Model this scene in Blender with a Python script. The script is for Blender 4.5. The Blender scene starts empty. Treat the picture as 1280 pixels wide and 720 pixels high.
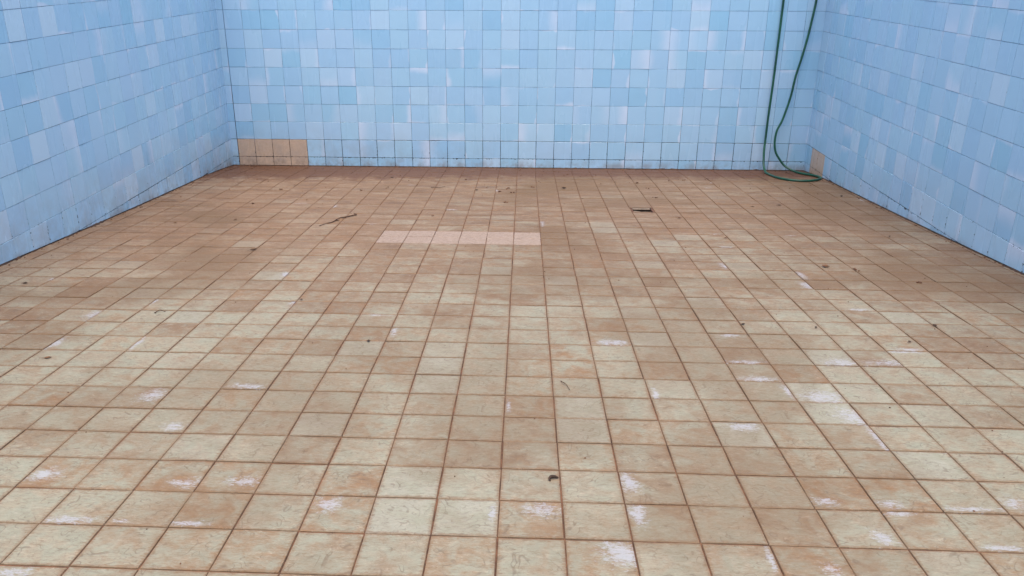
import bpy, math, random
from mathutils import Vector, Matrix
random.seed(7)
SC = bpy.context.scene
COL = SC.collection

# ------------------------------------------------------------------ camera
cam_d = bpy.data.cameras.new("camera")
cam = bpy.data.objects.new("camera", cam_d)
COL.objects.link(cam)
cam.location = (-0.0105, -6.8667, 1.5711)
cam.rotation_euler = (math.radians(90 - 21.2947), 0, math.radians(2.4529))
cam_d.sensor_width = 36
cam_d.lens = 28.821
cam_d.shift_x = 0.02333
cam_d.shift_y = -0.00779
cam_d.clip_start = 0.02
cam_d.clip_end = 500
SC.camera = cam

# ------------------------------------------------------------------ sky, sun, exposure
SUN_EL, SUN_AZ = 76.0, 176.0          # soft veiled sun behind the camera
w = bpy.data.worlds.new("World")
SC.world = w
w.use_nodes = True
wn = w.node_tree.nodes
bg = wn['Background']
sky = wn.new('ShaderNodeTexSky')
sky.sky_type = 'NISHITA'
sky.sun_disc = False
sky.sun_elevation = math.radians(SUN_EL)
sky.sun_rotation = math.radians(SUN_AZ)
sky.air_density = 1.0
sky.dust_density = 6.0
sky.ozone_density = 1.0
w.node_tree.links.new(sky.outputs[0], bg.inputs[0])
bg.inputs[1].default_value = 0.15
sd = bpy.data.lights.new("sun", 'SUN')
sd.energy = 0.5
sd.angle = math.radians(70)
sd.color = (1.0, 0.95, 0.89)
sun = bpy.data.objects.new("sun", sd)
COL.objects.link(sun)
az = math.radians(SUN_AZ)
el = math.radians(SUN_EL)
sdir = Vector((math.sin(az) * math.cos(el), math.cos(az) * math.cos(el), math.sin(el)))
sun.rotation_euler = sdir.to_track_quat('Z', 'Y').to_euler()
SC.view_settings.view_transform = 'Standard'
SC.view_settings.look = 'None'
SC.view_settings.exposure = 1.2
SC.view_settings.gamma = 1.0
SC.render.resolution_x = 1024
SC.render.resolution_y = 576

# ------------------------------------------------------------------ dimensions (metres)
XL, XR = -2.508, 2.350                # side walls
T = 0.150                             # wall tile pitch
XJ = -2.45                            # first upright joint on the end wall
TOPROW = 14
ZTOP = TOPROW * T
DNEAR = 8.4                           # shallow end
FX, FY, X0, R0, GR = 0.1483, 0.14815, -0.05334, 5.38461, 0.00294


def zf(x, d):
    return -0.05027 + 0.06115 * d + 0.00798 * d * d - 0.00081 * d ** 3 + 0.00017 * x - 0.028 * max(0.0, 1 - d / 0.7) ** 1.5


# ------------------------------------------------------------------ node helpers
class NT:
    def __init__(self, name):
        self.m = bpy.data.materials.new(name)
        self.m.use_nodes = True
        self.t = self.m.node_tree
        self.t.nodes.clear()
        self.out = self.t.nodes.new('ShaderNodeOutputMaterial')
        self.p = self.t.nodes.new('ShaderNodeBsdfPrincipled')
        self.t.links.new(self.p.outputs[0], self.out.inputs[0])

    def n(self, kind, **kw):
        x = self.t.nodes.new('ShaderNode' + kind)
        for k, v in kw.items():
            setattr(x, k, v)
        return x

    def put(self, sock, v):
        if isinstance(v, bpy.types.NodeSocket):
            self.t.links.new(v, sock)
        elif v is not None:
            sock.default_value = v

    def math(self, op, a, b=None, c=None, clamp=False):
        x = self.n('Math', operation=op)
        x.use_clamp = clamp
        self.put(x.inputs[0], a)
        if b is not None:
            self.put(x.inputs[1], b)
        if c is not None:
            self.put(x.inputs[2], c)
        return x.outputs[0]

    def mix(self, fac, a, b, mode='MIX'):
        x = self.n('Mix', data_type='RGBA', blend_type=mode)
        self.put(x.inputs[0], fac)
        self.put(x.inputs[6], a)
        self.put(x.inputs[7], b)
        return x.outputs[2]

    def ramp(self, v, lo, hi, a=0.0, b=1.0, smooth=True):
        x = self.n('MapRange')
        x.interpolation_type = 'SMOOTHSTEP' if smooth else 'LINEAR'
        self.put(x.inputs[0], v)
        for i, q in enumerate((lo, hi, a, b)):
            self.put(x.inputs[i + 1], q)
        return x.outputs[0]

    def noise(self, vec, scale, detail=3, rough=0.5, w=None, dist=0.0):
        x = self.n('TexNoise', noise_dimensions='4D' if w is not None else '3D')
        self.put(x.inputs['Vector'], vec)
        if w is not None:
            self.put(x.inputs['W'], w)
        x.inputs['Scale'].default_value = scale
        x.inputs['Detail'].default_value = detail
        x.inputs['Roughness'].default_value = rough
        x.inputs['Distortion'].default_value = dist
        return x.outputs[0]

    def vscale(self, vec, s, off=None):
        x = self.n('Mapping')
        self.put(x.inputs[0], vec)
        x.inputs[3].default_value = s
        if off:
            x.inputs[1].default_value = off
        return x.outputs[0]

    def sep(self, v):
        x = self.n('SeparateXYZ')
        self.put(x.inputs[0], v)
        return x.outputs

    def attr(self, name, kind):
        x = self.n('Attribute')
        x.attribute_name = name
        x.attribute_type = kind
        return x

    def bump(self, h, strength, dist, normal=None):
        x = self.n('Bump')
        x.inputs['Strength'].default_value = strength
        x.inputs['Distance'].default_value = dist
        self.put(x.inputs['Height'], h)
        if normal is not None:
            self.put(x.inputs['Normal'], normal)
        return x.outputs[0]


def rgb(r, g, b):
    """sRGB 0-255 surface colour -> linear RGBA"""
    def f(c):
        c /= 255.0
        return c / 12.92 if c <= 0.04045 else ((c + 0.055) / 1.055) ** 2.4
    return (f(r), f(g), f(b), 1)


def floor_material(name, kind):
    """kind 'OBJECT': tone/wear are custom properties of the tile; 'GEOMETRY': mesh attributes"""
    s = NT(name)
    tone = s.attr('tone', kind)
    wear_glint = s.attr('wear_glint', kind)
    tr = s.sep(tone.outputs['Vector'])
    seed = tone.outputs['Alpha']
    wv = s.sep(wear_glint.outputs['Vector'])
    uvn = s.n('UVMap')
    uvn.uv_map = 'tile'
    uv = uvn.outputs[0]
    U, V, _ = s.sep(uv)
    pos = s.n('NewGeometry').outputs['Position']
    px, py, pz = s.sep(pos)
    w10 = s.math('MULTIPLY', seed, 37.0)
    nA = s.noise(uv, 2.2, 4, 0.6, w10, 0.6)
    nB = s.noise(s.vscale(uv, (3, 9, 1)), 3.0, 5, 0.7, w10, 0.8)
    nC = s.noise(s.vscale(uv, (14, 30, 1)), 2.0, 4, 0.75, w10, 0.3)
    wide = s.noise(pos, 1.3, 4, 0.6)
    # depth towards the deep end: dirt settles where the water stood
    deep = s.ramp(py, -5.2, -1.2)
    deep2 = s.ramp(py, -1.0, -0.05)
    light = s.mix(s.ramp(nA, 0.35, 0.7), rgb(130, 131, 115), rgb(140, 133, 115))
    light = s.mix(s.math('MULTIPLY', s.ramp(nB, 0.45, 0.75), 0.45), light, rgb(116, 99, 79))
    brown = s.mix(s.ramp(nB, 0.3, 0.7), rgb(90, 71, 53), rgb(118, 95, 72))
    bf = s.math('ADD', s.math('MULTIPLY', tr[0], 0.55), s.math('MULTIPLY', deep, 0.75))
    bf = s.math('ADD', bf, s.math('MULTIPLY', s.math('SUBTRACT', nA, 0.5), 1.3))
    bf = s.math('ADD', bf, s.math('MULTIPLY', s.math('SUBTRACT', wide, 0.5), 0.9))
    c = s.mix(s.ramp(bf, 0.05, 1.0), light, brown)
    warm = s.math('MULTIPLY', s.ramp(px, 0.2, -2.3, 0.1, 0.5), s.ramp(py, -4.4, -2.6))
    c = s.mix(warm, c, rgb(132, 99, 71))
    band = s.noise(s.vscale(pos, (2.2, 9, 1)), 1.6, 5, 0.7, None, 0.6)
    c = s.mix(s.math('MULTIPLY', s.ramp(band, 0.5, 0.64), s.math('MULTIPLY', deep, 0.7)), c, rgb(88, 65, 48))
    c = s.mix(s.math('MULTIPLY', s.ramp(band, 0.48, 0.36), s.math('MULTIPLY', deep, 0.4)), c, rgb(150, 138, 120))
    # pale greenish tiles
    c = s.mix(s.math('MULTIPLY', s.math('MULTIPLY', tr[1], 0.65), s.ramp(nA, 0.36, 0.62)), c, rgb(142, 148, 137))
    # rust around the edges of the tile and in blotches
    eu = s.math('MINIMUM', U, s.math('SUBTRACT', 1.0, U))
    ev = s.math('MINIMUM', V, s.math('SUBTRACT', 1.0, V))
    e = s.math('MINIMUM', eu, ev)
    ed = s.math('SUBTRACT', e, s.math('MULTIPLY', s.math('SUBTRACT', nB, 0.42), 0.22))
    c = s.mix(s.math('MULTIPLY', s.ramp(ed, 0.06, -0.01), 0.5), c, rgb(112, 80, 52))
    blotch = s.math('MULTIPLY', s.ramp(s.math('ADD', nA, s.math('MULTIPLY', nB, 0.5)), 0.6, 1.05), tr[2])
    c = s.mix(s.math('MULTIPLY', blotch, 0.6), c, rgb(124, 92, 60))
    # hairline crazing: level lines of a soft noise
    l1 = s.noise(uv, 1.9, 2.0, 0.5, s.math('ADD', w10, 5.0), 0.9)
    l2 = s.noise(s.vscale(uv, (1.0, 2.2, 1)), 4.0, 1.0, 0.5, s.math('ADD', w10, 9.0), 0.8)
    f1 = s.math('ABSOLUTE', s.math('SUBTRACT', s.math('FRACT', s.math('MULTIPLY', l1, 8.0)), 0.5))
    f2 = s.math('ABSOLUTE', s.math('SUBTRACT', s.math('FRACT', s.math('MULTIPLY', l2, 6.0)), 0.5))
    g1 = s.ramp(s.noise(uv, 2.4, 2, 0.5, s.math('ADD', w10, 2.0)), 0.44, 0.6)
    craze = s.math('MAXIMUM', s.math('MULTIPLY', s.ramp(f1, 0.12, 0.0), s.math('MULTIPLY', g1, 0.8)),
                   s.math('MULTIPLY', s.ramp(f2, 0.13, 0.0), s.math('MULTIPLY', s.ramp(nA, 0.46, 0.6), 0.5)))
    c = s.mix(s.math('MULTIPLY', craze, 0.65), c, rgb(84, 70, 58))
    fibre = s.noise(s.vscale(uv, (4, 10, 1)), 1.3, 6, 0.85, s.math('ADD', w10, 3.0), 0.8)
    c = s.mix(s.math('MULTIPLY', s.ramp(fibre, 0.5, 0.66), 0.55), c, rgb(98, 82, 64))
    c = s.mix(s.math('MULTIPLY', s.ramp(fibre, 0.48, 0.34), 0.4), c, rgb(168, 158, 140))
    stain = s.noise(pos, 0.75, 6, 0.62, None, 0.5)
    c = s.mix(s.math('MULTIPLY', s.ramp(stain, 0.47, 0.62), s.ramp(py, -5.0, -1.5, 0.45, 0.8)), c, rgb(98, 76, 52))
    speck = s.ramp(s.noise(s.vscale(uv, (1, 1, 1)), 46.0, 2, 0.6, w10), 0.66, 0.76)
    c = s.mix(s.math('MULTIPLY', speck, 0.5), c, rgb(104, 80, 60))
    # pink replacement tiles
    pinkf = s.ramp(tr[1], 1.5, 1.6)
    pk = s.mix(s.ramp(nB, 0.35, 0.7), rgb(146, 130, 118), rgb(118, 98, 82))
    c = s.mix(pinkf, c, pk)
    # worn glaze with lime bloom (centre and half size in wear)
    du = s.math('DIVIDE', s.math('SUBTRACT', U, wv[0]), s.math('MAXIMUM', wv[2], 0.001))
    dv = s.math('DIVIDE', s.math('SUBTRACT', V, wv[1]), s.math('MAXIMUM', wear_glint.outputs['Alpha'], 0.001))
    dd = s.math('SQRT', s.math('ADD', s.math('MULTIPLY', du, du), s.math('MULTIPLY', dv, dv)))
    nD = s.noise(s.vscale(uv, (6, 15, 1)), 1.5, 4, 0.85, w10, 0.5)
    dd = s.math('ADD', dd, s.math('MULTIPLY', s.math('SUBTRACT', nA, 0.5), 2.2))
    dd = s.math('ADD', dd, s.math('MULTIPLY', s.math('SUBTRACT', nB, 0.5), 1.4))
    dd = s.math('ADD', dd, s.math('MULTIPLY', s.math('SUBTRACT', nD, 0.5), 7.0))
    wf = s.math('MULTIPLY', s.ramp(dd, 1.1, 0.1), s.ramp(wv[2], 0.005, 0.02))
    c = s.mix(s.math('MULTIPLY', wf, 0.64), c, rgb(154, 157, 165))
    # brown silt washed to the foot of the end wall and into the corners
    cornr = s.ramp(s.math('SUBTRACT', px, s.math('MULTIPLY', py, 0.9)), -1.2, -2.5)
    silt = s.math('ADD', s.math('MULTIPLY', deep2, 0.95), s.math('MULTIPLY', cornr, 0.0))
    sn = s.noise(pos, 8.0, 8, 0.78)
    lf = s.math('MULTIPLY', s.ramp(px, 1.0, -2.5), 0.6)
    silt = s.math('ADD', silt, s.math('MULTIPLY', lf, s.ramp(py, -1.6, -0.2)))
    silt = s.math('ADD', silt, s.math('MULTIPLY', s.ramp(py, -0.5, -0.02), 0.7))
    silt = s.math('MULTIPLY', s.ramp(s.math('ADD', silt, s.math('MULTIPLY', s.math('SUBTRACT', sn, 0.5), 2.6)), 0.25, 0.8),
                  s.ramp(py, -2.2, -0.9))
    c = s.mix(s.math('MULTIPLY', silt, 0.8), c, rgb(80, 49, 31))
    s.put(s.p.inputs['Base Color'], c)
    s.put(s.p.inputs['Roughness'], s.ramp(nB, 0.3, 0.7, 0.5, 0.75))
    s.p.inputs['Specular IOR Level'].default_value = 0.35
    b1 = s.bump(s.math('ADD', fibre, s.math('MULTIPLY', craze, -0.5)), 0.6, 0.002)
    b2 = s.bump(nA, 0.5, 0.002, b1)
    s.put(s.p.inputs['Normal'], b2)
    return s.m


def wall_material(name, kind):
    s = NT(name)
    tone = s.attr('tone', kind)
    wear_glint = s.attr('wear_glint', kind)
    tr = s.sep(tone.outputs['Vector'])
    seed = tone.outputs['Alpha']
    wv = s.sep(wear_glint.outputs['Vector'])
    uvn = s.n('UVMap')
    uvn.uv_map = 'tile'
    uv = uvn.outputs[0]
    U, V, _ = s.sep(uv)
    pos = s.n('NewGeometry').outputs['Position']
    px, py, pz = s.sep(pos)
    w10 = s.math('MULTIPLY', seed, 41.0)
    nA = s.noise(uv, 1.3, 2, 0.5, w10, 0.3)
    nS = s.noise(s.vscale(pos, (8, 8, 0.8)), 1.0, 1.5, 0.5)          # lime runs down the wall
    nF = s.noise(pos, 60.0, 3, 0.6)
    c = s.mix(s.math('MINIMUM', tr[0], 1.0), rgb(141, 188, 216), rgb(164, 199, 222))
    c = s.mix(tr[1], c, rgb(150, 184, 221))
    c = s.mix(s.ramp(tr[0], 1.0, 1.5, 0.0, 1.0, False), c, rgb(196, 212, 226))
    # pale glint along one side of the tile, painted into its colour
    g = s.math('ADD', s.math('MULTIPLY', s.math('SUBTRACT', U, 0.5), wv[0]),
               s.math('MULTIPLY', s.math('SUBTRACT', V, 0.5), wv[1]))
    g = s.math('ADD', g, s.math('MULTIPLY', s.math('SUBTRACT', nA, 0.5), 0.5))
    glint = s.math('MULTIPLY', s.ramp(g, s.math('SUBTRACT', 0.5, wear_glint.outputs['Alpha']), 0.52), wv[2])
    c = s.mix(glint, c, rgb(198, 212, 231))
    c = s.mix(s.math('MULTIPLY', s.ramp(nS, 0.52, 0.8), 0.07), c, rgb(178, 194, 216))
    tan = s.mix(s.ramp(nF, 0.3, 0.7), rgb(184, 160, 138), rgb(192, 169, 148))
    c = s.mix(tr[2], c, tan)
    # grime near the floor, most in the left corner
    hgt = s.math('SUBTRACT', pz, s.math('MULTIPLY', py, -0.075))
    gr = s.math('MULTIPLY', s.ramp(hgt, 0.35, -0.08), s.ramp(px, 0.5, -2.6, 0.12, 0.4))
    gn = s.noise(pos, 7.0, 5, 0.7)
    c = s.mix(s.math('MULTIPLY', gr, s.ramp(gn, 0.35, 0.65)), c, rgb(128, 130, 132))
    ft = s.math('MULTIPLY', s.ramp(hgt, 0.0, -0.06), s.ramp(gn, 0.4, 0.7, 0.0, 0.5))
    c = s.mix(ft, c, rgb(120, 98, 80))
    eu = s.math('MINIMUM', U, s.math('SUBTRACT', 1.0, U))
    ev = s.math('MINIMUM', V, s.math('SUBTRACT', 1.0, V))
    e = s.math('MINIMUM', eu, ev)
    chip = s.math('MULTIPLY', s.ramp(s.math('SUBTRACT', e, s.math('MULTIPLY', s.math('SUBTRACT', s.noise(uv, 9, 3, 0.7, w10), s.ramp(hgt, 0.2, 0.0, 0.63, 0.56)), 0.42)), 0.012, 0.0), s.ramp(hgt, 0.25, 0.0, 0.5, 1.0))
    c = s.mix(chip, c, s.mix(s.ramp(hgt, 0.3, 0.0), rgb(92, 104, 116), rgb(34, 36, 38)))
    s.put(s.p.inputs['Base Color'], c)
    s.put(s.p.inputs['Roughness'], s.ramp(nS, 0.3, 0.8, 0.24, 0.34))
    s.p.inputs['Specular IOR Level'].default_value = 0.5
    s.put(s.p.inputs['Normal'], s.bump(nA, 0.35, 0.005))
    return s.m


def plain(name, a, b, scale, rough=0.8, bump=0.3, dist=0.002, detail=5):
    s = NT(name)
    pos = s.n('NewGeometry').outputs['Position']
    n1 = s.noise(pos, scale, detail, 0.65)
    n2 = s.noise(pos, scale * 7, 3, 0.6)
    f = s.ramp(s.math('ADD', s.math('MULTIPLY', n1, 0.7), s.math('MULTIPLY', n2, 0.3)), 0.35, 0.65)
    s.put(s.p.inputs['Base Color'], s.mix(f, a, b))
    s.p.inputs['Roughness'].default_value = rough
    s.put(s.p.inputs['Normal'], s.bump(n2, bump, dist))
    return s.m


M_FT = floor_material('aged_floor_tile', 'OBJECT')
M_FTJ = floor_material('aged_floor_tile_far', 'GEOMETRY')
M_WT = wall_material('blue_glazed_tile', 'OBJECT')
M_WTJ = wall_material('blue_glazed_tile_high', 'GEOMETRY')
M_FJ = plain('floor_joint', rgb(58, 39, 27), rgb(108, 74, 52), 14, 0.95)
M_CONC = plain('concrete', rgb(150, 146, 138), rgb(180, 176, 166), 3, 0.9)
M_COP = plain('stone_coping', rgb(178, 172, 160), rgb(200, 194, 182), 5, 0.8)
M_LEAF = plain('dry_leaf', rgb(66, 42, 26), rgb(108, 74, 46), 60, 0.85)
M_LEAFD = plain('dark_leaf', rgb(34, 22, 15), rgb(62, 42, 28), 60, 0.85)
M_TWIG = plain('dead_twig', rgb(48, 30, 18), rgb(82, 54, 34), 90, 0.9)
M_SOIL = plain('dry_silt', rgb(56, 36, 26), rgb(104, 70, 50), 50, 0.95)
M_DARK = plain('wet_black_silt', rgb(16, 11, 8), rgb(34, 24, 18), 40, 0.9)
M_FOOT = plain('damp_silt', rgb(30, 24, 22), rgb(72, 50, 38), 30, 0.95)
M_LID = plain('grey_cement_lid', rgb(92, 78, 64), rgb(128, 112, 96), 40, 0.9)


def wall_joint_material():
    s = NT('mouldy_wall_joint')
    pos = s.n('NewGeometry').outputs['Position']
    px, py, pz = s.sep(pos)
    n = s.noise(pos, 4.0, 4, 0.7)
    rise = s.math('ADD', pz, s.math('MULTIPLY', py, 0.1))
    h = s.ramp(s.math('ADD', rise, s.math('MULTIPLY', s.math('SUBTRACT', n, 0.5), 2.2)), 0.1, 0.75)
    c = s.mix(h, rgb(12, 16, 20), rgb(98, 128, 158))
    s.put(s.p.inputs['Base Color'], c)
    s.p.inputs['Roughness'].default_value = 0.9
    return s.m


M_WJ = wall_joint_material()


def hose_material():
    s = NT('green_hose_rubber')
    pos = s.n('NewGeometry').outputs['Position']
    n = s.noise(pos, 9.0, 4, 0.6)
    s.put(s.p.inputs['Base Color'], s.mix(s.ramp(n, 0.3, 0.7), rgb(8, 62, 50), rgb(22, 84, 62)))
    s.p.inputs['Roughness'].default_value = 0.38
    return s.m


M_HOSE = hose_material()


# ------------------------------------------------------------------ mesh helpers
def mesh_obj(name, verts, faces, mat, parent=None, uvs=None, smooth=None):
    me = bpy.data.meshes.new(name)
    me.from_pydata([tuple(v) for v in verts], [], faces)
    if uvs is not None:
        l = me.uv_layers.new(name='tile')
        buf = []
        for poly in me.polygons:
            for vi in poly.vertices:
                buf += list(uvs[vi])
        l.data.foreach_set('uv', buf)
    if smooth:
        me.polygons.foreach_set('use_smooth', [True] * len(me.polygons))
    me.materials.append(mat)
    me.update()
    o = bpy.data.objects.new(name, me)
    COL.objects.link(o)
    if parent:
        o.parent = parent
    return o


def box(name, x0, x1, y0, y1, z0, z1, mat, parent=None, bev=0.0):
    v = [(x, y, z) for z in (z0, z1) for y in (y0, y1) for x in (x0, x1)]
    f = [(0, 2, 3, 1), (4, 5, 7, 6), (0, 1, 5, 4), (2, 6, 7, 3), (0, 4, 6, 2), (1, 3, 7, 5)]
    o = mesh_obj(name, v, f, mat, parent)
    return o


def tag(o, label=None, cat=None, group=None, kind=None):
    if label:
        o['label'] = label
    if cat:
        o['category'] = cat
    if group:
        o['group'] = group
    if kind:
        o['kind'] = kind
    return o


def prism(poly, th, bev, uvf, lift=None):
    """tile of outline poly (counter-clockwise, local xy), top at z=0, bevelled rim"""
    n = len(poly)
    cx = sum(p[0] for p in poly) / n
    cy = sum(p[1] for p in poly) / n
    V, UV = [], []

    def ring(k, z):
        for i, (x, y) in enumerate(poly):
            dx, dy = cx - x, cy - y
            l = math.hypot(dx, dy) or 1
            kk = min(k * 1.4, l * 0.4)
            xx, yy = x + dx / l * kk, y + dy / l * kk
            V.append((xx, yy, z + (lift[i] if lift else 0)))
            UV.append(uvf(xx, yy))
    ring(0, -th)
    ring(0, -bev)
    ring(bev, 0)
    F = []
    for a in (0, n):
        for i in range(n):
            j = (i + 1) % n
            F.append((a + i, a + j, a + n + j, a + n + i))
    F.append(tuple(range(2 * n, 3 * n)))
    return V, F, UV


def warped(wx, wy, th, bev, rnd, amt):
    """full tile with a softly warped top: 4x4 grid top, bevelled rim"""
    xs = [-wx / 2 + bev, -wx / 6, wx / 6, wx / 2 - bev]
    ys = [-wy / 2 + bev, -wy / 6, wy / 6, wy / 2 - bev]
    cz = [rnd.uniform(-amt, 0) for _ in range(4)]
    V, F, UV = [], [], []
    for j, y in enumerate(ys):
        for i, x in enumerate(xs):
            u, v = i / 3, j / 3
            z = cz[0] * (1 - u) * (1 - v) + cz[1] * u * (1 - v) + cz[2] * (1 - u) * v + cz[3] * u * v
            edge = (i in (0, 3)) + (j in (0, 3))
            V.append((x, y, z - edge * amt * 0.12))
    V += [V[q] for q in (0, 1, 2, 3, 3, 7, 11, 15, 15, 14, 13, 12, 12, 8, 4, 0)]
    rimi = [0, 1, 2, 3, 7, 11, 15, 14, 13, 12, 8, 4]
    for j in range(3):
        for i in range(3):
            a = j * 4 + i
            F.append((a, a + 1, a + 5, a + 4))
    base = len(V)
    jit = [(rnd.uniform(-.0005, .0005), rnd.uniform(-.0005, .0005)) for _ in range(4)]
    cor = [(-wx / 2 + jit[0][0], -wy / 2 + jit[0][1]), (wx / 2 + jit[1][0], -wy / 2 + jit[1][1]),
           (wx / 2 + jit[2][0], wy / 2 + jit[2][1]), (-wx / 2 + jit[3][0], wy / 2 + jit[3][1])]
    cz4 = [V[0][2], V[3][2], V[15][2], V[12][2]]
    for k in range(4):
        V.append((cor[k][0], cor[k][1], cz4[k] - bev))
    for k in range(4):
        V.append((cor[k][0], cor[k][1], -th))
    # bevel strips (top edge of three spans joined to one rim edge)
    sides = [(16, 17, 18, 19), (20, 21, 22, 23), (24, 25, 26, 27), (28, 29, 30, 31)]
    for k, sd_ in enumerate(sides):
        a, b = base + k, base + (k + 1) % 4
        F.append((a, b) + tuple(reversed(sd_)))
        F.append((base + 4 + k, base + 4 + (k + 1) % 4, b, a))
    UV = [(x / wx + .5, y / wy + .5) for x, y, z in V]
    return V, F, UV


def clip(poly, a, b, c):
    """keep the side a*x+b*y+c >= 0"""
    out = []
    for i in range(len(poly)):
        p, q = poly[i], poly[(i + 1) % len(poly)]
        dp, dq = a * p[0] + b * p[1] + c, a * q[0] + b * q[1] + c
        if dp >= 0:
            out.append(p)
        if (dp >= 0) != (dq >= 0):
            t = dp / (dp - dq)
            out.append((p[0] + (q[0] - p[0]) * t, p[1] + (q[1] - p[1]) * t))
    return out


def area(poly):
    return 0.5 * sum(poly[i][0] * poly[(i + 1) % len(poly)][1] - poly[(i + 1) % len(poly)][0] * poly[i][1] for i in range(len(poly)))


class Batch:
    """the pieces past the limit, joined into one real mesh"""

    def __init__(self):
        self.V, self.F, self.UV, self.A, self.B = [], [], [], [], []

    def add(self, V, F, UV, M, tone, wear_glint):
        b = len(self.V)
        self.V += [M @ Vector(v) for v in V]
        self.F += [tuple(i + b for i in f) for f in F]
        self.UV += UV
        self.A += [tone] * len(V)
        self.B += [wear_glint] * len(V)

    def build(self, name, mat, parent):
        o = mesh_obj(name, self.V, self.F, mat, parent, self.UV)
        for nm, dat in (('tone', self.A), ('wear_glint', self.B)):
            at = o.data.attributes.new(nm, 'FLOAT_COLOR', 'POINT')
            at.data.foreach_set('color', [c for t in dat for c in t])
        o['kind'] = 'stuff'
        return o


# project a point with the camera to rank pieces by how large they show
cam_m = cam.rotation_euler.to_matrix()


def seen(p):
    d = cam_m.transposed() @ (Vector(p) - Vector(cam.location))
    if d.z > -0.05:
        return None
    f = 1024.75
    return (640 - 29.86 - f * d.x / d.z, 360 - 9.97 + f * d.y / d.z)


def shown(p, m=14):
    q = seen(p)
    return q is not None and -m < q[0] < 1280 + m and -m < q[1] < 720 + m


# ------------------------------------------------------------------ floor
floor = None
DRAIN = (5, 24)
DXC = X0 + (DRAIN[0] + .5) * FX
DDC = R0 - (DRAIN[1] + .5) * FY + (DRAIN[0] + .5) * FX * GR
DH = FX / 2 - .004
xs = sorted([XL - 0.05 + (XR - XL + 0.1) * i / 12 for i in range(13)] + [DXC - DH, DXC + DH])
ds = sorted([DNEAR * j / 60 for j in range(61)] + [DDC - DH, DDC + DH])
v, f = [], []
for d in ds:
    for x in xs:
        v.append((x, -d + (0.05 if d == 0 else 0), zf(x, d) - 0.0036))
for j in range(len(ds) - 1):
    for i in range(len(xs) - 1):
        if abs((xs[i] + xs[i + 1]) / 2 - DXC) < DH and abs((ds[j] + ds[j + 1]) / 2 - DDC) < DH:
            continue
        a = j * len(xs) + i
        f.append((a, a + len(xs), a + len(xs) + 1, a + 1))
floor = mesh_obj('pool_floor', v, f, M_FJ)
tag(floor, 'stained square tiled floor of the empty pool, rising towards the viewer', kind='structure')

WEAR = [(-11, 7, 0.03, 0.42, 0.17, 0.43), (-12, 9, 0.92, 0.55, 0.21, 0.39), (-9, 7, 0.05, 0.57, 0.08, 0.43), (-8, 4, 0.69, 0.64, 0.25, 0.31), (-7, 3, 0.74, 0.25, 0.2, 0.16), (-6, 5, 0.49, 0.14, 0.39, 0.12), (-6, 1, 0.74, 0.25, 0.27, 0.15), (-5, 1, 0.75, 0.35, 0.29, 0.15), (-8, 1, 0.29, 0.4, 0.24, 0.21), (-3, 0, 0.28, 0.75, 0.19, 0.23), (-7, 0, 0.43, 0.1, 0.42, 0.1), (-6, 0, 0.21, 0.1, 0.18, 0.06), (-7, -2, 0.3, 0.85, 0.28, 0.1), (-5, 0, 0.27, 0.09, 0.3, 0.06), (0, 0, 0.68, 0.78, 0.28, 0.21), (2, 0, 0.16, 0.77, 0.13, 0.28), (1, -1, 0.81, 0.7, 0.3, 0.3), (-1, 0, 0.91, 0.65, 0.06, 0.23), (2, 1, 0.14, 0.67, 0.16, 0.37), (2, 8, 0.53, 0.17, 0.43, 0.17), (-3, 8, 0.11, 0.64, 0.08, 0.35), (3, 5, 0.12, 0.2, 0.08, 0.33), (0, 4, 0.07, 0.46, 0.05, 0.3), (5, 7, 0.45, 0.06, 0.42, 0.1), (5, 6, 0.46, 0.11, 0.44, 0.13), (5, 5, 0.95, 0.55, 0.08, 0.34), (6, 5, 0.57, 0.25, 0.45, 0.29), (7, 7, 0.68, 0.19, 0.46, 0.25), (8, 7, 0.66, 0.2, 0.46, 0.2), (9, 8, 0.65, 0.1, 0.33, 0.11), (4, 3, 0.6, 0.82, 0.31, 0.17), (6, 4, 0.86, 0.38, 0.32, 0.37), (6, 3, 0.96, 0.48, 0.09, 0.47), (5, 1, 0.25, 0.22, 0.18, 0.12), (6, 1, 0.24, 0.18, 0.19, 0.12), (8, 1, 0.27, 0.28, 0.19, 0.19), (6, 0, 0.28, 0.93, 0.31, 0.07), (7, 1, 0.5, 0.1, 0.38, 0.07), (5, 0, 0.74, 0.25, 0.14, 0.21), (7, 0, 0.4, 0.09, 0.29, 0.08), (3, -1, 0.93, 0.64, 0.05, 0.29), (4, -1, 0.71, 0.46, 0.13, 0.15), (9, 14, 0.1, 0.51, 0.13, 0.38), (8, 13, 0.93, 0.36, 0.19, 0.43), (6, 15, 0.93, 0.53, 0.11, 0.41), (5, 8, 0.55, 0.89, 0.24, 0.12), (9, 11, 0.55, 0.08, 0.33, 0.11), (-8, 13, 0.92, 0.67, 0.12, 0.36), (-7, 10, 0.95, 0.88, 0.09, 0.36), (1, 21, 0.12, 0.61, 0.1, 0.45)]
PALE = {(-2, 1), (-2, 0), (-1, 0), (1, 4), (-2, 6), (1, 3), (-4, 7), (6, 5), (6, 4), (5, 18), (3, 21), (3, 20), (4, 27), (4, 3), (3, 8), (-2, 5), (7, 7), (7, 2), (-1, 14), (-8, 13), (6, 19), (1, 13), (5, 11)}
DARK = {(-13, 12), (-13, 9), (-13, 8), (-13, 11), (-6, 12), (-5, 10), (-8, 10), (-9, 8), (6, 2), (8, 5), (11, 12), (13, 12), (5, 15), (4, 25), (-14, 9), (-10, 4), (6, 3), (0, 2)}
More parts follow.
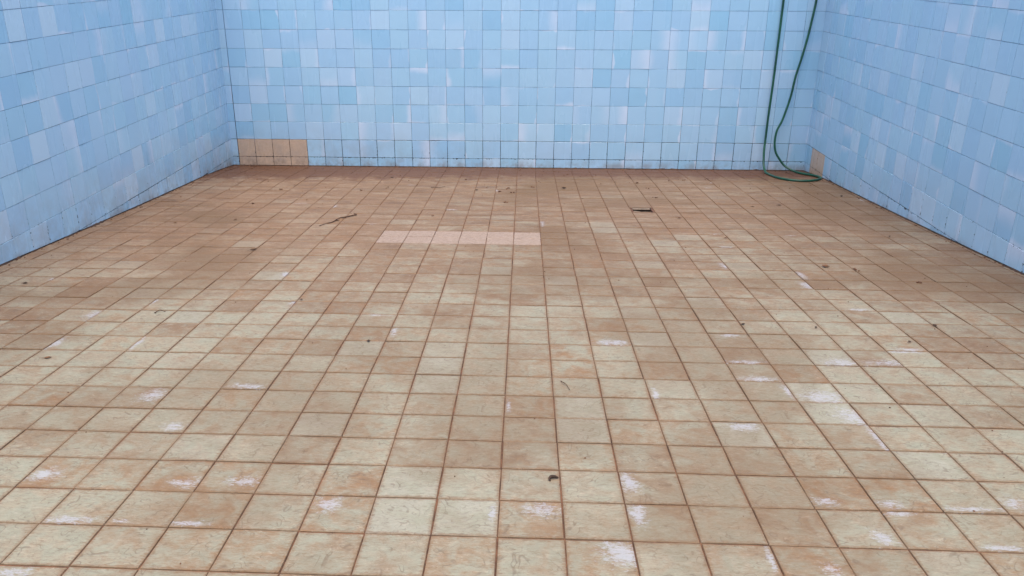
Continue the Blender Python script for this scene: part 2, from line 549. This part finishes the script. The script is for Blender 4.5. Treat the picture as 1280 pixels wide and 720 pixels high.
RUST = {(-8, 11), (1, 7), (1, 6), (-3, 6), (-3, 1), (7, 23), (6, 20), (-10, 4), (-8, 1), (-6, 1), (-5, 1), (-14, 12), (0, 0), (5, 1), (6, 1), (4, -1), (-4, -1), (-5, 0), (1, -1), (-3, 0), (13, 10)}
wear_at = {(a, b): (u, vv, hu, hv) for a, b, u, vv, hu, hv in WEAR}

rnd = random.Random(3)
GAP = 0.0034
fvar = [warped(FX - GAP + .0003, FY - GAP - .0013, 0.009, 0.0012, rnd, 0.0006) for _ in range(8)]
fmesh = []


def shared(name, V, F, UV, mat):
    me = bpy.data.meshes.new(name)
    me.from_pydata(V, [], F)
    l = me.uv_layers.new(name='tile')
    buf = []
    for poly in me.polygons:
        for vi in poly.vertices:
            buf += list(UV[vi])
    l.data.foreach_set('uv', buf)
    me.materials.append(mat)
    return me


fmesh = [shared('floor_tile', *q, M_FT) for q in fvar]
tiles = []
for r in range(-7, 37):
    for c in range(-18, 18):
        xa = X0 + c * FX
        xb = xa + FX
        if xb < XL + 0.01 or xa > XR - 0.01:
            continue
        sh = (c + .5) * FX * GR
        da = R0 - r * FY + sh          # near edge
        db = da - FY
        if da < 0.012:
            continue
        poly = [(-FX / 2 + GAP / 2, -FY / 2 + GAP / 2), (FX / 2 - GAP / 2, -FY / 2 + GAP / 2),
                (FX / 2 - GAP / 2, FY / 2 - GAP / 2), (-FX / 2 + GAP / 2, FY / 2 - GAP / 2)]
        xc, dc = (xa + xb) / 2, (da + db) / 2
        cut = False
        if xa < XL + 0.006:
            poly = clip(poly, 1, 0, -(XL + 0.006 - xc)); cut = True
        if xb > XR - 0.006:
            poly = clip(poly, -1, 0, (XR - 0.006 - xc)); cut = True
        if db < 0.006:
            poly = clip(poly, 0, -1, (dc - 0.006)); cut = True
        if len(poly) < 3 or area(poly) < 0.0006:
            continue
        k = rnd.random()
        tone = [min(1, max(0, rnd.gauss(0.38, 0.22))), 0.0, 1.0 if k < 0.16 else rnd.uniform(0, .55), rnd.random()]
        if rnd.random() < 0.05:
            tone[1] = rnd.uniform(.3, .8)
        if r > 16 and tone[1] < .9:
            tone[1] *= .5
        if (c, r) in PALE:
            tone[0] *= 0.3; tone[1] = 0.8 if r < 16 else 0.45; tone[2] = 0.1
        if (c, r) in DARK:
            tone[0] = 1.0 if r > 7 else 0.8; tone[1] = 0
        if (c, r) in RUST:
            tone[0] = max(tone[0], 0.6); tone[2] = 1.25; tone[1] = 0
        if r in (18, 19) and -5 <= c <= 0:
            tone = [0, 2.0, 0.0, rnd.random()]
        wear_glint = wear_at.get((c, r), (0, 0, 0, 0))
        if wear_glint[2] == 0 and tone[1] < 1.5 and rnd.random() < 0.015:
            side = rnd.randrange(4)
            hu, hv = (rnd.uniform(.15, .45), rnd.uniform(.04, .09))
            if side < 2:
                wear_glint = (rnd.uniform(.25, .75), 0.05 if side else .95, hu, hv)
            else:
                wear_glint = (0.05 if side == 2 else .95, rnd.uniform(.25, .75), hv, hu)
        slope = (zf(xc, db) - zf(xc, da)) / (da - db)
        z = zf(xc, dc) + rnd.uniform(-.0008, .0008)
        M = Matrix.Translation((xc + rnd.uniform(-.0008, .0008), -dc + rnd.uniform(-.0008, .0008), z)) @ \
            Matrix.Rotation(math.atan(slope) + max(-.009, min(.009, rnd.gauss(0, .0045))), 4, 'X') @ \
            Matrix.Rotation(max(-.009, min(.009, rnd.gauss(0, .0045))), 4, 'Y') @ Matrix.Rotation(-GR + rnd.gauss(0, .004), 4, 'Z')
        if (c, r) == DRAIN:
            continue
        P = [seen((xc + a * FX / 2, -dc + b * FY / 2, z)) for a, b in ((-1, -1), (1, -1), (1, 1), (-1, 1))]
        vis = any(q and -6 < q[0] < 1286 and q[1] < 724 for q in P)
        big = abs(area([q for q in P])) if vis and all(P) else 0
        tiles.append((big, cut, poly, M, tone, wear_glint, rnd.randrange(8)))
tiles.sort(key=lambda t: -t[0])
bat = Batch()
ntile = 0
for big, cut, poly, M, tone, wear_glint, kv in tiles:
    if cut:
        V, F, UV = prism(poly, 0.009, 0.0012, lambda x, y: (x / FX + .5, y / FY + .5))
    else:
        V, F, UV = fvar[kv]
    if ntile < 296 and big > 0:
        if cut:
            me = shared('floor_tile', V, F, UV, M_FT)
        else:
            me = fmesh[kv]
        o = bpy.data.objects.new('floor_tile', me)
        COL.objects.link(o)
        o.parent = floor
        o.matrix_world = M
        o['tone'] = [float(t) for t in tone]
        o['wear_glint'] = [float(t) for t in wear_glint]
        ntile += 1
    else:
        bat.add(V, F, UV, M, tone, wear_glint)
bat.build('floor_tile', M_FTJ, floor)

# ------------------------------------------------------------------ walls
wrnd = random.Random(11)
WG = 0.0019
wvar = [warped(T - WG, T - WG, 0.007, 0.0006, wrnd, 0.0012) for _ in range(10)]
wmesh = [shared('wall_tile', *q, M_WT) for q in wvar]
for me in wmesh:
    me.polygons.foreach_set('use_smooth', [True] * 9 + [False] * (len(me.polygons) - 9))


def wall_tone(tan=False):
    k = wrnd.random()
    L = min(1, max(0, wrnd.gauss(0.55, 0.21)))
    if k < 0.10:
        L = wrnd.uniform(1.0, 1.15)
    elif k > 0.93:
        L = 0.0
    tone = [L, wrnd.uniform(0, .35), 1.0 if tan else 0.0, wrnd.random()]
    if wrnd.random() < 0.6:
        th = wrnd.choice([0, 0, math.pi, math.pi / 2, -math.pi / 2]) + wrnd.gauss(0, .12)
        wear_glint = [math.cos(th), math.sin(th), wrnd.uniform(.15, .75), wrnd.choice([.04, .06, .08, .12, .3, .7])]  # direction, strength and width of the painted edge glint
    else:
        wear_glint = [1, 0, 0, .1]
    return tone, wear_glint


def tile_wall(name, label, frame, length, s_joint0, zfloor, tan, max_parts, depth_box):
    """frame: Matrix putting local (s, z, outward) into the world. s runs along the wall"""
    body = mesh_obj(name, *depth_box, M_WJ)
    tag(body, label, 'wall')
    bt = Batch()
    cand = []
    n = -1
    while s_joint0 + n * T < length:
        s0 = max(0.0, s_joint0 + n * T)
        s1 = min(length, s_joint0 + (n + 1) * T)
        if s1 - s0 < 0.01:
            n += 1
            continue
        for k in range(-1, TOPROW):
            z0, z1 = k * T, (k + 1) * T
            g = WG / 2
            lo = g + (wrnd.uniform(.0008, .003) if k in (0, 1) else wrnd.uniform(0, .0008))
            cx_, cz_ = s_joint0 + (n + .5) * T, (k + .5) * T
            gv = wrnd.uniform(.0016, .0022) if k <= 0 else g
            ga = .0028 if s0 == 0 or (s0 < .1) else gv
            gb = .0028 if s1 == length or s1 < .1 else gv
            poly = [(s0 + ga, z0 + lo), (s1 - gb, z0 + lo), (s1 - gb, z1 - g), (s0 + ga, z1 - g)]
            full = (s1 - s0) > T - 1e-4
            fa, fb = zfloor(s0) + .006, zfloor(s1) + .006
            if min(z0 + 0 - fa, z0 - fb) < 0:
                full = False
                m = (fb - fa) / (s1 - s0)
                poly = clip(poly, -m, 1, -(fa - m * s0))
            if len(poly) < 3 or area(poly) < 0.0004:
                continue
            if k < 2 or s0 < .1 or s1 == length:
                full = False
            loc = [(x - cx_, y - cz_) for x, y in poly]
            tone, wear_glint = wall_tone((n, k) in tan)
            if tone[2] == 1:
                wear_glint = [1, 0, 0, .1]
            tilt = Matrix.Rotation(wrnd.gauss(0, .0042), 4, 'X') @ Matrix.Rotation(wrnd.gauss(0, .0045), 4, 'Y') @ Matrix.Rotation(wrnd.gauss(0, .0018), 4, 'Z')
            M = frame @ Matrix.Translation((cx_, cz_, 0.0045 + wrnd.uniform(-.0004, .0004))) @ tilt
            P = [seen(M @ Vector((x, y, 0))) for x, y in ((-T / 2, -T / 2), (T / 2, -T / 2), (T / 2, T / 2), (-T / 2, T / 2))]
            vis = all(P) and any(-4 < q[0] < 1284 and q[1] > -4 for q in P)
            PP = [seen(M @ Vector((x, y, 0))) for x, y in loc]
            big = abs(area(PP)) if vis and all(PP) else 0
            if k == -1 and tone[2] == 0:
                big = min(big, 60)
            if k == -1 and tone[2] == 1:
                big += 400
            cand.append((big, full, loc, M, tone, wear_glint, wrnd.randrange(10)))
        n += 1
    cand.sort(key=lambda t: -t[0])
    cnt = 0
    for big, full, loc, M, tone, wear_glint, kv in cand:
        if full:
            V, F, UV = wvar[kv]
        else:
            V, F, UV = prism(loc, 0.007, 0.001, lambda x, y: (x / T + .5, y / T + .5))
        if big > 70 and cnt < max_parts:
            me = wmesh[kv] if full else shared('wall_tile', V, F, UV, M_WT)
            o = bpy.data.objects.new('wall_tile', me)
            COL.objects.link(o)
            o.parent = body
            o.matrix_world = M
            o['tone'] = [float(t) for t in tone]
            o['wear_glint'] = [float(t) for t in wear_glint]
            if tone[2] == 1:
                o['label'] = 'tan replacement tile'
            cnt += 1
        else:
            bt.add(V, F, UV, M, tone, wear_glint)
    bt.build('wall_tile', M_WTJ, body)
    return body


def boxvf(x0, x1, y0, y1, z0, z1):
    v = [(x, y, z) for z in (z0, z1) for y in (y0, y1) for x in (x0, x1)]
    f = [(0, 2, 3, 1), (4, 5, 7, 6), (0, 1, 5, 4), (2, 6, 7, 3), (0, 4, 6, 2), (1, 3, 7, 5)]
    return v, f


WT = 0.25
ZB = -0.4
# end wall: local x -> +X from XL, local y -> +Z, local z -> -Y (towards the pool)
fr = Matrix(((1, 0, 0, XL), (0, 0, -1, 0), (0, 1, 0, 0), (0, 0, 0, 1)))
tile_wall('pool_wall', 'pale blue tiled wall across the far end of the empty pool, four tan tiles at its lower left',
          fr, XR - XL, XJ - XL, lambda s: zf(s, 0), {(0, 0), (1, 0), (2, 0), (3, 0), (0, -1), (1, -1), (2, -1), (3, -1)}, 300,
          boxvf(XL - WT, XR + WT, 0, WT, ZB, ZTOP))
# left wall: local x -> -Y, local y -> Z, outward -> +X ; (x cross y = z): (-Y) x Z = -X, so run s from the near end
fr = Matrix(((0, 0, 1, XL), (1, 0, 0, -DNEAR), (0, 1, 0, 0), (0, 0, 0, 1)))
tile_wall('pool_wall', 'blue tiled side wall on the left, plain from the corner to the picture edge',
          fr, DNEAR, 0.0, lambda s: zf(XL, DNEAR - s), set(), 300,
          boxvf(XL - WT, XL, -DNEAR - WT, -0.0, ZB, ZTOP - 0.002))
fr = Matrix(((0, 0, -1, XR), (-1, 0, 0, 0), (0, 1, 0, 0), (0, 0, 0, 1)))
tile_wall('pool_wall', 'blue tiled side wall on the right, tan tiles at its foot by the green hose',
          fr, DNEAR, 0.0, lambda s: zf(XR, s), {(1, 0), (2, 0), (1, -1), (2, -1)}, 300,
          boxvf(XR, XR + WT, -DNEAR - WT, 0.0, ZB, ZTOP - 0.002))
fr = Matrix(((-1, 0, 0, XR), (0, 0, 1, -DNEAR), (0, 1, 0, 0), (0, 0, 0, 1)))
tile_wall('pool_wall', 'blue tiled wall at the shallow end, behind the viewer',
          fr, XR - XL, 0.0, lambda s: zf(0, DNEAR), set(), 0,
          boxvf(XL, XR, -DNEAR - WT, -DNEAR, ZB, ZTOP - 0.004))

# coping and the paving round the pool
A, B_ = 0.03, 0.30
x0, x1, y0, y1 = XL + A, XR - A, -DNEAR + A, -A
zc = ZTOP + 0.001
for i in range(12):
    pass
cop = bpy.data.objects.new('pool_coping', None)
COL.objects.link(cop)
cop.location = (0, 0, ZTOP)
tag(cop, 'pale stone coping round the rim of the pool', 'coping')


def slabs(xa, xb, ya, yb, n, along):
    for i in range(n):
        if along == 'x':
            p, q = xa + (xb - xa) * i / n, xa + (xb - xa) * (i + 1) / n
            o = box('slab', p + .002, q - .002, ya, yb, zc, zc + .04, M_COP)
        else:
            p, q = ya + (yb - ya) * i / n, ya + (yb - ya) * (i + 1) / n
            o = box('slab', xa, xb, p + .002, q - .002, zc, zc + .04, M_COP)
        o.parent = cop
        o.matrix_parent_inverse = Matrix.Translation((0, 0, -ZTOP))


slabs(XL - B_, XR + B_, y1, B_, 11, 'x')
slabs(XL - B_, XR + B_, -DNEAR - B_, y0, 11, 'x')
slabs(XL - B_, x0, y0, y1, 17, 'y')
slabs(x1, XR + B_, y0, y1, 17, 'y')
# deck: one sheet with the pool cut out
G = 60
ox0, ox1, oy0, oy1 = XL - B_, XR + B_, -DNEAR - B_, B_
zd = ZTOP + 0.03
dv = [(-G, -G, zd), (G, -G, zd), (G, G, zd), (-G, G, zd), (ox0, oy0, zd), (ox1, oy0, zd), (ox1, oy1, zd), (ox0, oy1, zd)]
dk = mesh_obj('pool_deck', dv, [(0, 1, 5, 4), (1, 2, 6, 5), (2, 3, 7, 6), (3, 0, 4, 7)], M_CONC)
tag(dk, kind='structure')


# ------------------------------------------------------------------ hose
def catmull(P, per=8):
    P = [Vector(p) for p in P]
    Q = [2 * P[0] - P[1]] + P + [2 * P[-1] - P[-2]]
    out = []
    for i in range(1, len(Q) - 2):
        a, b, c, d = Q[i - 1:i + 3]
        for k in range(per):
            t = k / per
            out.append(0.5 * ((2 * b) + (c - a) * t + (2 * a - 5 * b + 4 * c - d) * t * t + (3 * b - a - 3 * c + d) * t ** 3))
    out.append(P[-1])
    return out


def tube(name, path, rad, mat, seg=10, parent=None, radii=None):
    V, F = [], []
    up = Vector((0.3, 1, .2)).normalized()
    prev = None
    n = len(path)
    for i, p in enumerate(path):
        t = (path[min(i + 1, n - 1)] - path[max(i - 1, 0)]).normalized()
        if prev is None:
            a = t.cross(up).normalized()
        else:
            a = (prev - t * prev.dot(t)).normalized()
        prev = a
        b = t.cross(a)
        r = radii[i] if radii else rad
        for k in range(seg):
            an = 2 * math.pi * k / seg
            V.append(p + a * math.cos(an) * r + b * math.sin(an) * r)
    for i in range(n - 1):
        for k in range(seg):
            F.append((i * seg + k, i * seg + (k + 1) % seg, (i + 1) * seg + (k + 1) % seg, (i + 1) * seg + k))
    F.append(tuple(reversed(range(seg))))
    F.append(tuple(range((n - 1) * seg, n * seg)))
    return mesh_obj(name, V, F, mat, parent, smooth=True)


RH = 0.0088
up_a = [(2.36, 1.2, zd + .012), (2.31, 0.75, zd + .012), (2.30, 0.36, zd + .03), (2.295, 0.12, ZTOP + .053), (2.29, -0.005, ZTOP + .052),
        (2.287, -0.047, ZTOP + .01), (2.280, -0.036, ZTOP - .12), (2.27, -.022, 1.60), (2.256, -0.022, 1.285)]
HA = [(2.242, -0.026, 1.143), (2.223, -0.03, 0.987), (2.196, -0.036, 0.835), (2.167, -0.042, 0.696), (2.147, -0.05, 0.54), (2.104, -0.062, 0.365), (2.066, -0.07, 0.27), (2.058, -0.08, 0.174), (2.070, -0.092, 0.104), (2.105, -0.102, 0.045), (2.150, -0.118, -0.008)]
HF = [(2.205, -0.165, -0.022), (2.250, -0.24, -0.030), (2.29, -0.325, -0.020), (2.322, -0.423, -0.013), (2.314, -0.515, -0.006),
      (2.244, -0.614, 0.0), (2.139, -0.659, 0.004), (2.038, -0.614, 0.0), (1.978, -0.486, -0.008), (1.970, -0.27, -0.020), (1.973, -0.16, -0.008)]
HF = [(x, y, zf(x, -y) + RH + .001 + (.012 if i == 0 else 0)) for i, (x, y, z) in enumerate(HF[:-1])] + [(1.972, -0.19, -0.028)]
HB = [(1.974, -0.138, 0.0), (1.976, -0.110, 0.045), (1.978, -0.085, 0.112), (1.985, -0.06, 0.197), (1.990, -0.045, 0.391), (1.998, -0.034, 0.63), (2.002, -0.026, 0.955), (2.004, -0.022, 1.124), (2.004, -0.022, 1.284)]
up_b = [(2.005, -.022, 1.6), (2.0, -.036, ZTOP - .12), (1.995, -.047, ZTOP + .01), (1.99, -.005, ZTOP + .052), (1.985, .12, ZTOP + .053),
        (1.97, .36, zd + .03), (1.93, .8, zd + .012), (1.8, 1.4, zd + .012)]
ho = tube('garden_hose', catmull(up_a + HA + HF + HB + up_b, 8), RH, M_HOSE, 12)
tag(ho, 'green garden hose hanging in a long loop down the end wall', 'hose')


# ------------------------------------------------------------------ drain
xa = X0 + DRAIN[0] * FX
dc = R0 - (DRAIN[1] + .5) * FY + (DRAIN[0] + .5) * FX * GR
xc = xa + FX / 2
zc_ = zf(xc, dc)
dr = bpy.data.objects.new('floor_drain', None)
COL.objects.link(dr)
dr.location = (xc, -dc, zc_)
tag(dr, 'small square floor drain with broken grey lid and black opening, right of centre', 'drain')
sl = math.atan((zf(xc, dc - .07) - zf(xc, dc + .07)) / .14)
dr.rotation_euler = (sl, 0, -GR)
h = FX / 2 - .003


def ringbox(o0, o1, i0, i1, z0, z1):
    pass


for nm, bx in (('frame', (-h, h, -h, -h + .010)), ('frame', (-h, h, h - .008, h + .002)),
               ('frame', (-h, -h + .009, -h + .0101, h - .0081)), ('frame', (h - .012, h, -h + .0101, h - .0081))):
    box(nm, bx[0], bx[1], bx[2], bx[3], -.05, -.0005, M_DARK if bx[3] > h else M_SOIL, dr)
# black bottom
box('sump', -h - .02, h + .02, -h - .02, h + .02, -.062, -.05, M_DARK, dr)
# broken lid: near part low and ragged, far part whole
lid = [(-h + .012, .030), (-h + .04, .026), (.0, .031), (.035, .027), (h - .016, .034), (h - .016, h - .010), (-h + .013, h - .010)]
V, F, UV = prism(lid, .005, .0012, lambda x, y: (x, y))
mesh_obj('lid', V, F, M_LID, dr).location = (0, 0, -.001)
lid2 = [(-h + .013, -h + .013), (h - .016, -h + .013), (h - .02, -h + .026), (.015, -h + .032), (-.01, -h + .026), (-.03, -h + .042), (-h + .013, -h + .056)]
V, F, UV = prism(lid2, .006, .0012, lambda x, y: (x, y))
l2 = mesh_obj('lid', V, F, M_LID, dr)
l2.location = (0, 0, -.003)
l2['label'] = 'broken front piece of the lid'


# ------------------------------------------------------------------ leaves, twigs, silt
def leaf(x, y, size, ang, mat, label, curl=.5, wide=.5, group=None):
    size *= .72
    curl *= .6
    r = random.Random(int(abs(x * 991 + y * 577) * 1000))
    V, F = [], []
    n = 7
    for i in range(n + 1):
        t = i / n
        wv = wide * size * math.sin(math.pi * min(1, t ** .8)) * .5 + .0004
        zl = curl * size * (.15 + .5 * (t - .5) ** 2 * 2) + r.uniform(0, .04) * size
        for s_ in (-1, -.5, 0, .5, 1):
            V.append(((t - .5) * size, s_ * wv * (1 + r.uniform(-.15, .15)), zl + curl * size * .38 * abs(s_) ** 1.5 * math.sin(math.pi * t)))
    for i in range(n):
        for k in range(4):
            a = i * 5 + k
            F.append((a, a + 5, a + 6, a + 1))
    # thickness
    m = len(V)
    V += [(a, b, c - .0008) for a, b, c in V]
    F += [tuple(reversed([q + m for q in f_])) for f_ in F]
    d = -y
    o = mesh_obj('dry_leaf', V, F, mat, smooth=True)
    o.location = (x, y, zf(x, d) + .0012)
    o.rotation_euler = (math.atan((zf(x, d - .1) - zf(x, d + .1)) / -.2) * 0 + .02, 0, ang)
    st = tube('stalk', [Vector((-size * .5 - size * .32 * (1 - q / 3), 0.02 * size * math.sin(q), curl * size * .2 * q / 3 + .001)) for q in range(4)], .0006, mat, 5, o)
    tag(o, label, 'leaf', group)
    return o


LV = [
    (1.459, -3.09, .052, -.2, M_LEAF, 'plump brown leaf, the largest, on a tile joint right of centre', .5, .62),
    (-1.62, -4.421, .034, .3, M_LEAF, 'flat oval brown leaf on a clean tile at the lower left', .25, .5),
    (-1.392, -2.922, .055, .35, M_LEAFD, 'long dark leaf lifted at its tips on a joint left of centre', .5, .35),
    (-1.732, -2.202, .032, .8, M_LEAF, 'small brown leaf upslope of the long dark leaf, towards the left corner', .6, .6),
    (-2.211, -3.567, .030, 0., M_LEAFD, 'small dark leaf beside the foot of the left wall', .5, .6),
    (0.293, -1.042, .046, -.1, M_LEAFD, 'dark crumpled leaf in front of the middle of the end wall', .9, .6),
    (-1.024, -0.672, .042, .2, M_LEAFD, 'dark leaf near the end wall beyond the tan tiles', .6, .5),
    (1.575, -3.934, .026, 1.9, M_LEAFD, 'tiny dark leaf bit, nearer of two towards the right edge', 1., .6),
    (1.402, -4.115, .017, .4, M_LEAFD, 'tiny dark leaf crumb below the small dark bit on the right', 1., .8),
    (0.846, -3.954, .020, .2, M_LEAFD, 'tiny leaf bit by a joint at the right of centre', .8, .7),
    (1.114, -3.976, .018, 1.2, M_LEAFD, 'tiny upright leaf bit two tiles right of another', .9, .6),
    (-0.556, -4.208, .018, .1, M_LEAFD, 'black speck of leaf on a pale tile left of centre', .9, .9),
    (-2.058, -2.310, .026, .1, M_LEAF, 'small leaf bit close to the left wall', .7, .5),
    (2.043, -2.422, .022, .9, M_LEAFD, 'dark bit of leaf on the floor near the right wall', .8, .6),
    (2.215, -1.230, .040, .9, M_LEAFD, 'dark leaf at the foot of the right wall past the hose', .8, .5),
    (1.498, -1.627, .034, .1, M_LEAFD, 'thin dark leaf on the floor in front of the hose, left of a pair', .4, .4),
    (1.688, -1.563, .034, .0, M_LEAFD, 'thin dark leaf on the floor in front of the hose, right of a pair', .4, .4),
    (1.116, -2.513, .024, .1, M_LEAF, 'brown leaf bit a few tiles below the drain', .7, .6),
    (0.954, -2.000, .036, -.2, M_LEAF, 'brown leaf just right of and below the drain', .5, .5),
    (-0.926, -3.737, .016, .2, M_LEAFD, 'tiny dark bit on a brown tile left of centre', .8, .8),
    (-0.337, -1.141, .032, .6, M_LEAFD, 'leaf crumb on a joint in front of the end wall', .6, .6),
]
for a in LV:
    leaf(*a)


cl_ = [Vector(p) for p in ((-.012, -.014, .003), (-.014, -.004, .005), (-.008, .005, .007), (.004, .007, .006), (.016, .004, .004))]
cp = catmull(cl_, 4)
ck = tube('dry_leaf', cp, .003, M_LEAFD, 8, radii=[.0012 + .0042 * math.sin(math.pi * min(1, (i + 1) / len(cp) * .9)) for i in range(len(cp))])
ck.location = (0.079, -5.135, zf(0.079, 5.135))
ck.scale = (.75, .75, .75)
tag(ck, 'small black curled leaf lying near the bottom centre of the floor', 'leaf')


def twig(pts, r0, r1, label, forks=()):
    P = [Vector((x, y, zf(x, -y) + r0 + .001 + (0.004 * math.sin(i * 1.7) ** 2))) for i, (x, y) in enumerate(pts)]
    path = catmull(P, 5)
    n = len(path)
    o = tube('twig', [p - path[0] for p in path], r0, M_TWIG, 7, radii=[r0 + (r1 - r0) * i / (n - 1) + .0005 * math.sin(i * 2.1) for i in range(n)])
    o.location = path[0]
    for (i, dx, dy, dz) in forks:
        b = path[i] - path[0]
        tube('twiglet', [b, b + Vector((dx * .5, dy * .4, dz * .6)), b + Vector((dx, dy, dz))], r1 * .6, M_TWIG, 6, o, radii=[r1 * .8, r1 * .6, r1 * .3])
    tag(o, label, 'twig')
    return o


twig([(-1.19, -2.346), (-1.163, -2.301), (-1.135, -2.234), (-1.117, -2.144), (-1.080, -2.085), (-1.050, -2.052), (-1.036, -2.02), (-1.052, -2.0)],
     .0022, .0042, 'dark crooked twig with hooked end, the longest on the floor',
     [(12, .03, -.02, .004), (17, .03, -.03, .006)])
twig([(-1.46, -3.942), (-1.450, -3.920), (-1.425, -3.924)], .0022, .0012, 'short bent twig on a tile left of centre')
twig([(0.122, -4.533), (0.136, -4.563), (0.147, -4.598)], .0013, .0009, 'thin straight twig on a tile right of the middle')
twig([(-0.677, -1.052), (-0.621, -1.08), (-0.58, -1.014)], .0018, .001, 'fine bent twig near the end wall, beyond the pink tiles')

SR = random.Random(5)


def clod(V, F, x, y, z, s_):
    b = len(V)
    rings = [(-.5, .6), (0.0, 1.0), (.45, .7)]
    for zz, rr in rings:
        for k in range(6):
            a = k * math.pi / 3 + SR.uniform(-.3, .3)
            q = rr * s_ * SR.uniform(.6, 1.2)
            V.append((x + math.cos(a) * q, y + math.sin(a) * q, z + (zz + .5) * s_ * .8))
    V.append((x, y, z + s_ * SR.uniform(.8, 1.1)))
    for i in range(2):
        for k in range(6):
            F.append((b + i * 6 + k, b + i * 6 + (k + 1) % 6, b + (i + 1) * 6 + (k + 1) % 6, b + (i + 1) * 6 + k))
    for k in range(6):
        F.append((b + 12 + k, b + 12 + (k + 1) % 6, b + 18))


def heap(label, spots, mat=M_SOIL):
    V, F = [], []
    cx_ = sum(p[0] for p in spots) / len(spots)
    cy_ = sum(p[1] for p in spots) / len(spots)
    z0 = zf(cx_, -cy_)
    for x, y, s_, n in spots:
        for _ in range(n):
            xx, yy = x + SR.gauss(0, s_ * 1.3), min(-.012, y + SR.gauss(0, s_ * .6))
            clod(V, F, xx - cx_, yy - cy_, zf(xx, -yy) - z0 - .001, s_ * SR.uniform(.35, .8))
    o = mesh_obj('silt_clump', V, F, mat)
    o.location = (cx_, cy_, z0)
    tag(o, label, 'dirt clump')


heap('dark dirt clump in the far left corner of the floor', [(-2.40, -.05, .010, 7)])
heap('crumbly dirt clump, largest of those under the leftmost tan tile', [(-2.30, -.07, .013, 12)])
heap('small dirt clump just right of the largest one under the tan tiles', [(-2.25, -.04, .008, 6)])
heap('small dirt clump at the foot of the third tan tile', [(-2.0, -.03, .009, 7)])
heap('small dirt clump at the foot of the fourth tan tile', [(-1.90, -.025, .009, 7)])
heap('small dirt heap against the end wall, well left of the hose', [(1.02, -.03, .009, 7)])
heap('small dirt heap against the end wall, nearer to the hose', [(1.14, -.03, .009, 7)])
heap('black dirt caught at the foot of the right wall beside the hose bend', [(2.33, -.50, .007, 6)], M_DARK)

# fine grit: nobody could count it
V, F = [], []
for i in range(480):
    if SR.random() < .62:
        x = SR.uniform(XL + .02, XR - .02)
        d = abs(SR.gauss(0, .5)) + .012
    else:
        x = SR.uniform(XL + .02, XR - .02)
        d = SR.uniform(.1, 6)
    s_ = SR.uniform(.0012, .0042) * (1.25 if d < 1.6 else .8)
    clod(V, F, x, -d, zf(x, d), s_)
for i in range(420):      # drifted against the walls
    k = SR.random()
    q = abs(SR.gauss(0, .02)) + .006
    if k < .5:
        x, y = XL + .01 + (XR - XL - .02) * SR.random() ** 1.5, -q
    elif k < .8:
        x, y = XL + q, -3.4 * SR.random() ** 1.4
    else:
        x, y = XR - q, -3.4 * SR.random()
    clod(V, F, x, y, zf(x, -y) - .001, SR.uniform(.002, .0075))
for x, y in [(0.86, -0.783), (0.912, -1.006), (1.227, -0.644), (1.107, -0.668), (0.909, -1.335), (-0.453, -0.725), (-0.169, -1.192), (-0.108, -1.066), (-0.083, -1.217), (0.061, -0.992), (-0.115, -1.562), (-0.995, -1.086), (-1.158, -1.189), (-0.565, -2.019), (-1.761, -1.194), (-1.786, -1.714), (1.782, -3.33), (1.588, -3.14)]:
    for q in range(3):
        clod(V, F, x + SR.gauss(0, .008), y + SR.gauss(0, .008), zf(x, -y), SR.uniform(.004, .009))
g = mesh_obj('grit', V, F, M_SOIL)
tag(g, 'scattered crumbs of dark grit over the tiled floor', kind='stuff')
# silt line packed into the angle between walls and floor
V, F = [], []


def bead(path, wdt, hgt, inward):
    n = len(path)
    b = len(V)
    for i, (x, y) in enumerate(path):
        k = SR.uniform(.3, 1.3) * (.75 + .5 * math.sin(i * .23) * math.sin(i * .071))
        z = zf(x, -y)
        V.append((x, y, z + hgt * k))
        V.append((x + inward[0] * wdt * k * .5, y + inward[1] * wdt * k * .5, z + hgt * k * .6))
        V.append((x + inward[0] * wdt * k, y + inward[1] * wdt * k, z - .001))
    for i in range(n - 1):
        for q in range(2):
            a = b + i * 3 + q
            F.append((a, a + 3, a + 4, a + 1))


n = 260
bead([(XL + .004 + (XR - XL - .008) * i / n, -.003) for i in range(n + 1)], .022, .008, (0, -1))
bead([(XL + .004, -DNEAR * i / 420) for i in range(421)], .011, .006, (1, 0))
bead([(XR - .004, -DNEAR * i / 420) for i in range(421)], .011, .006, (-1, 0))
sb = mesh_obj('silt', V, F, M_FOOT)
tag(sb, 'dark silt packed along the foot of the pool walls', kind='stuff')
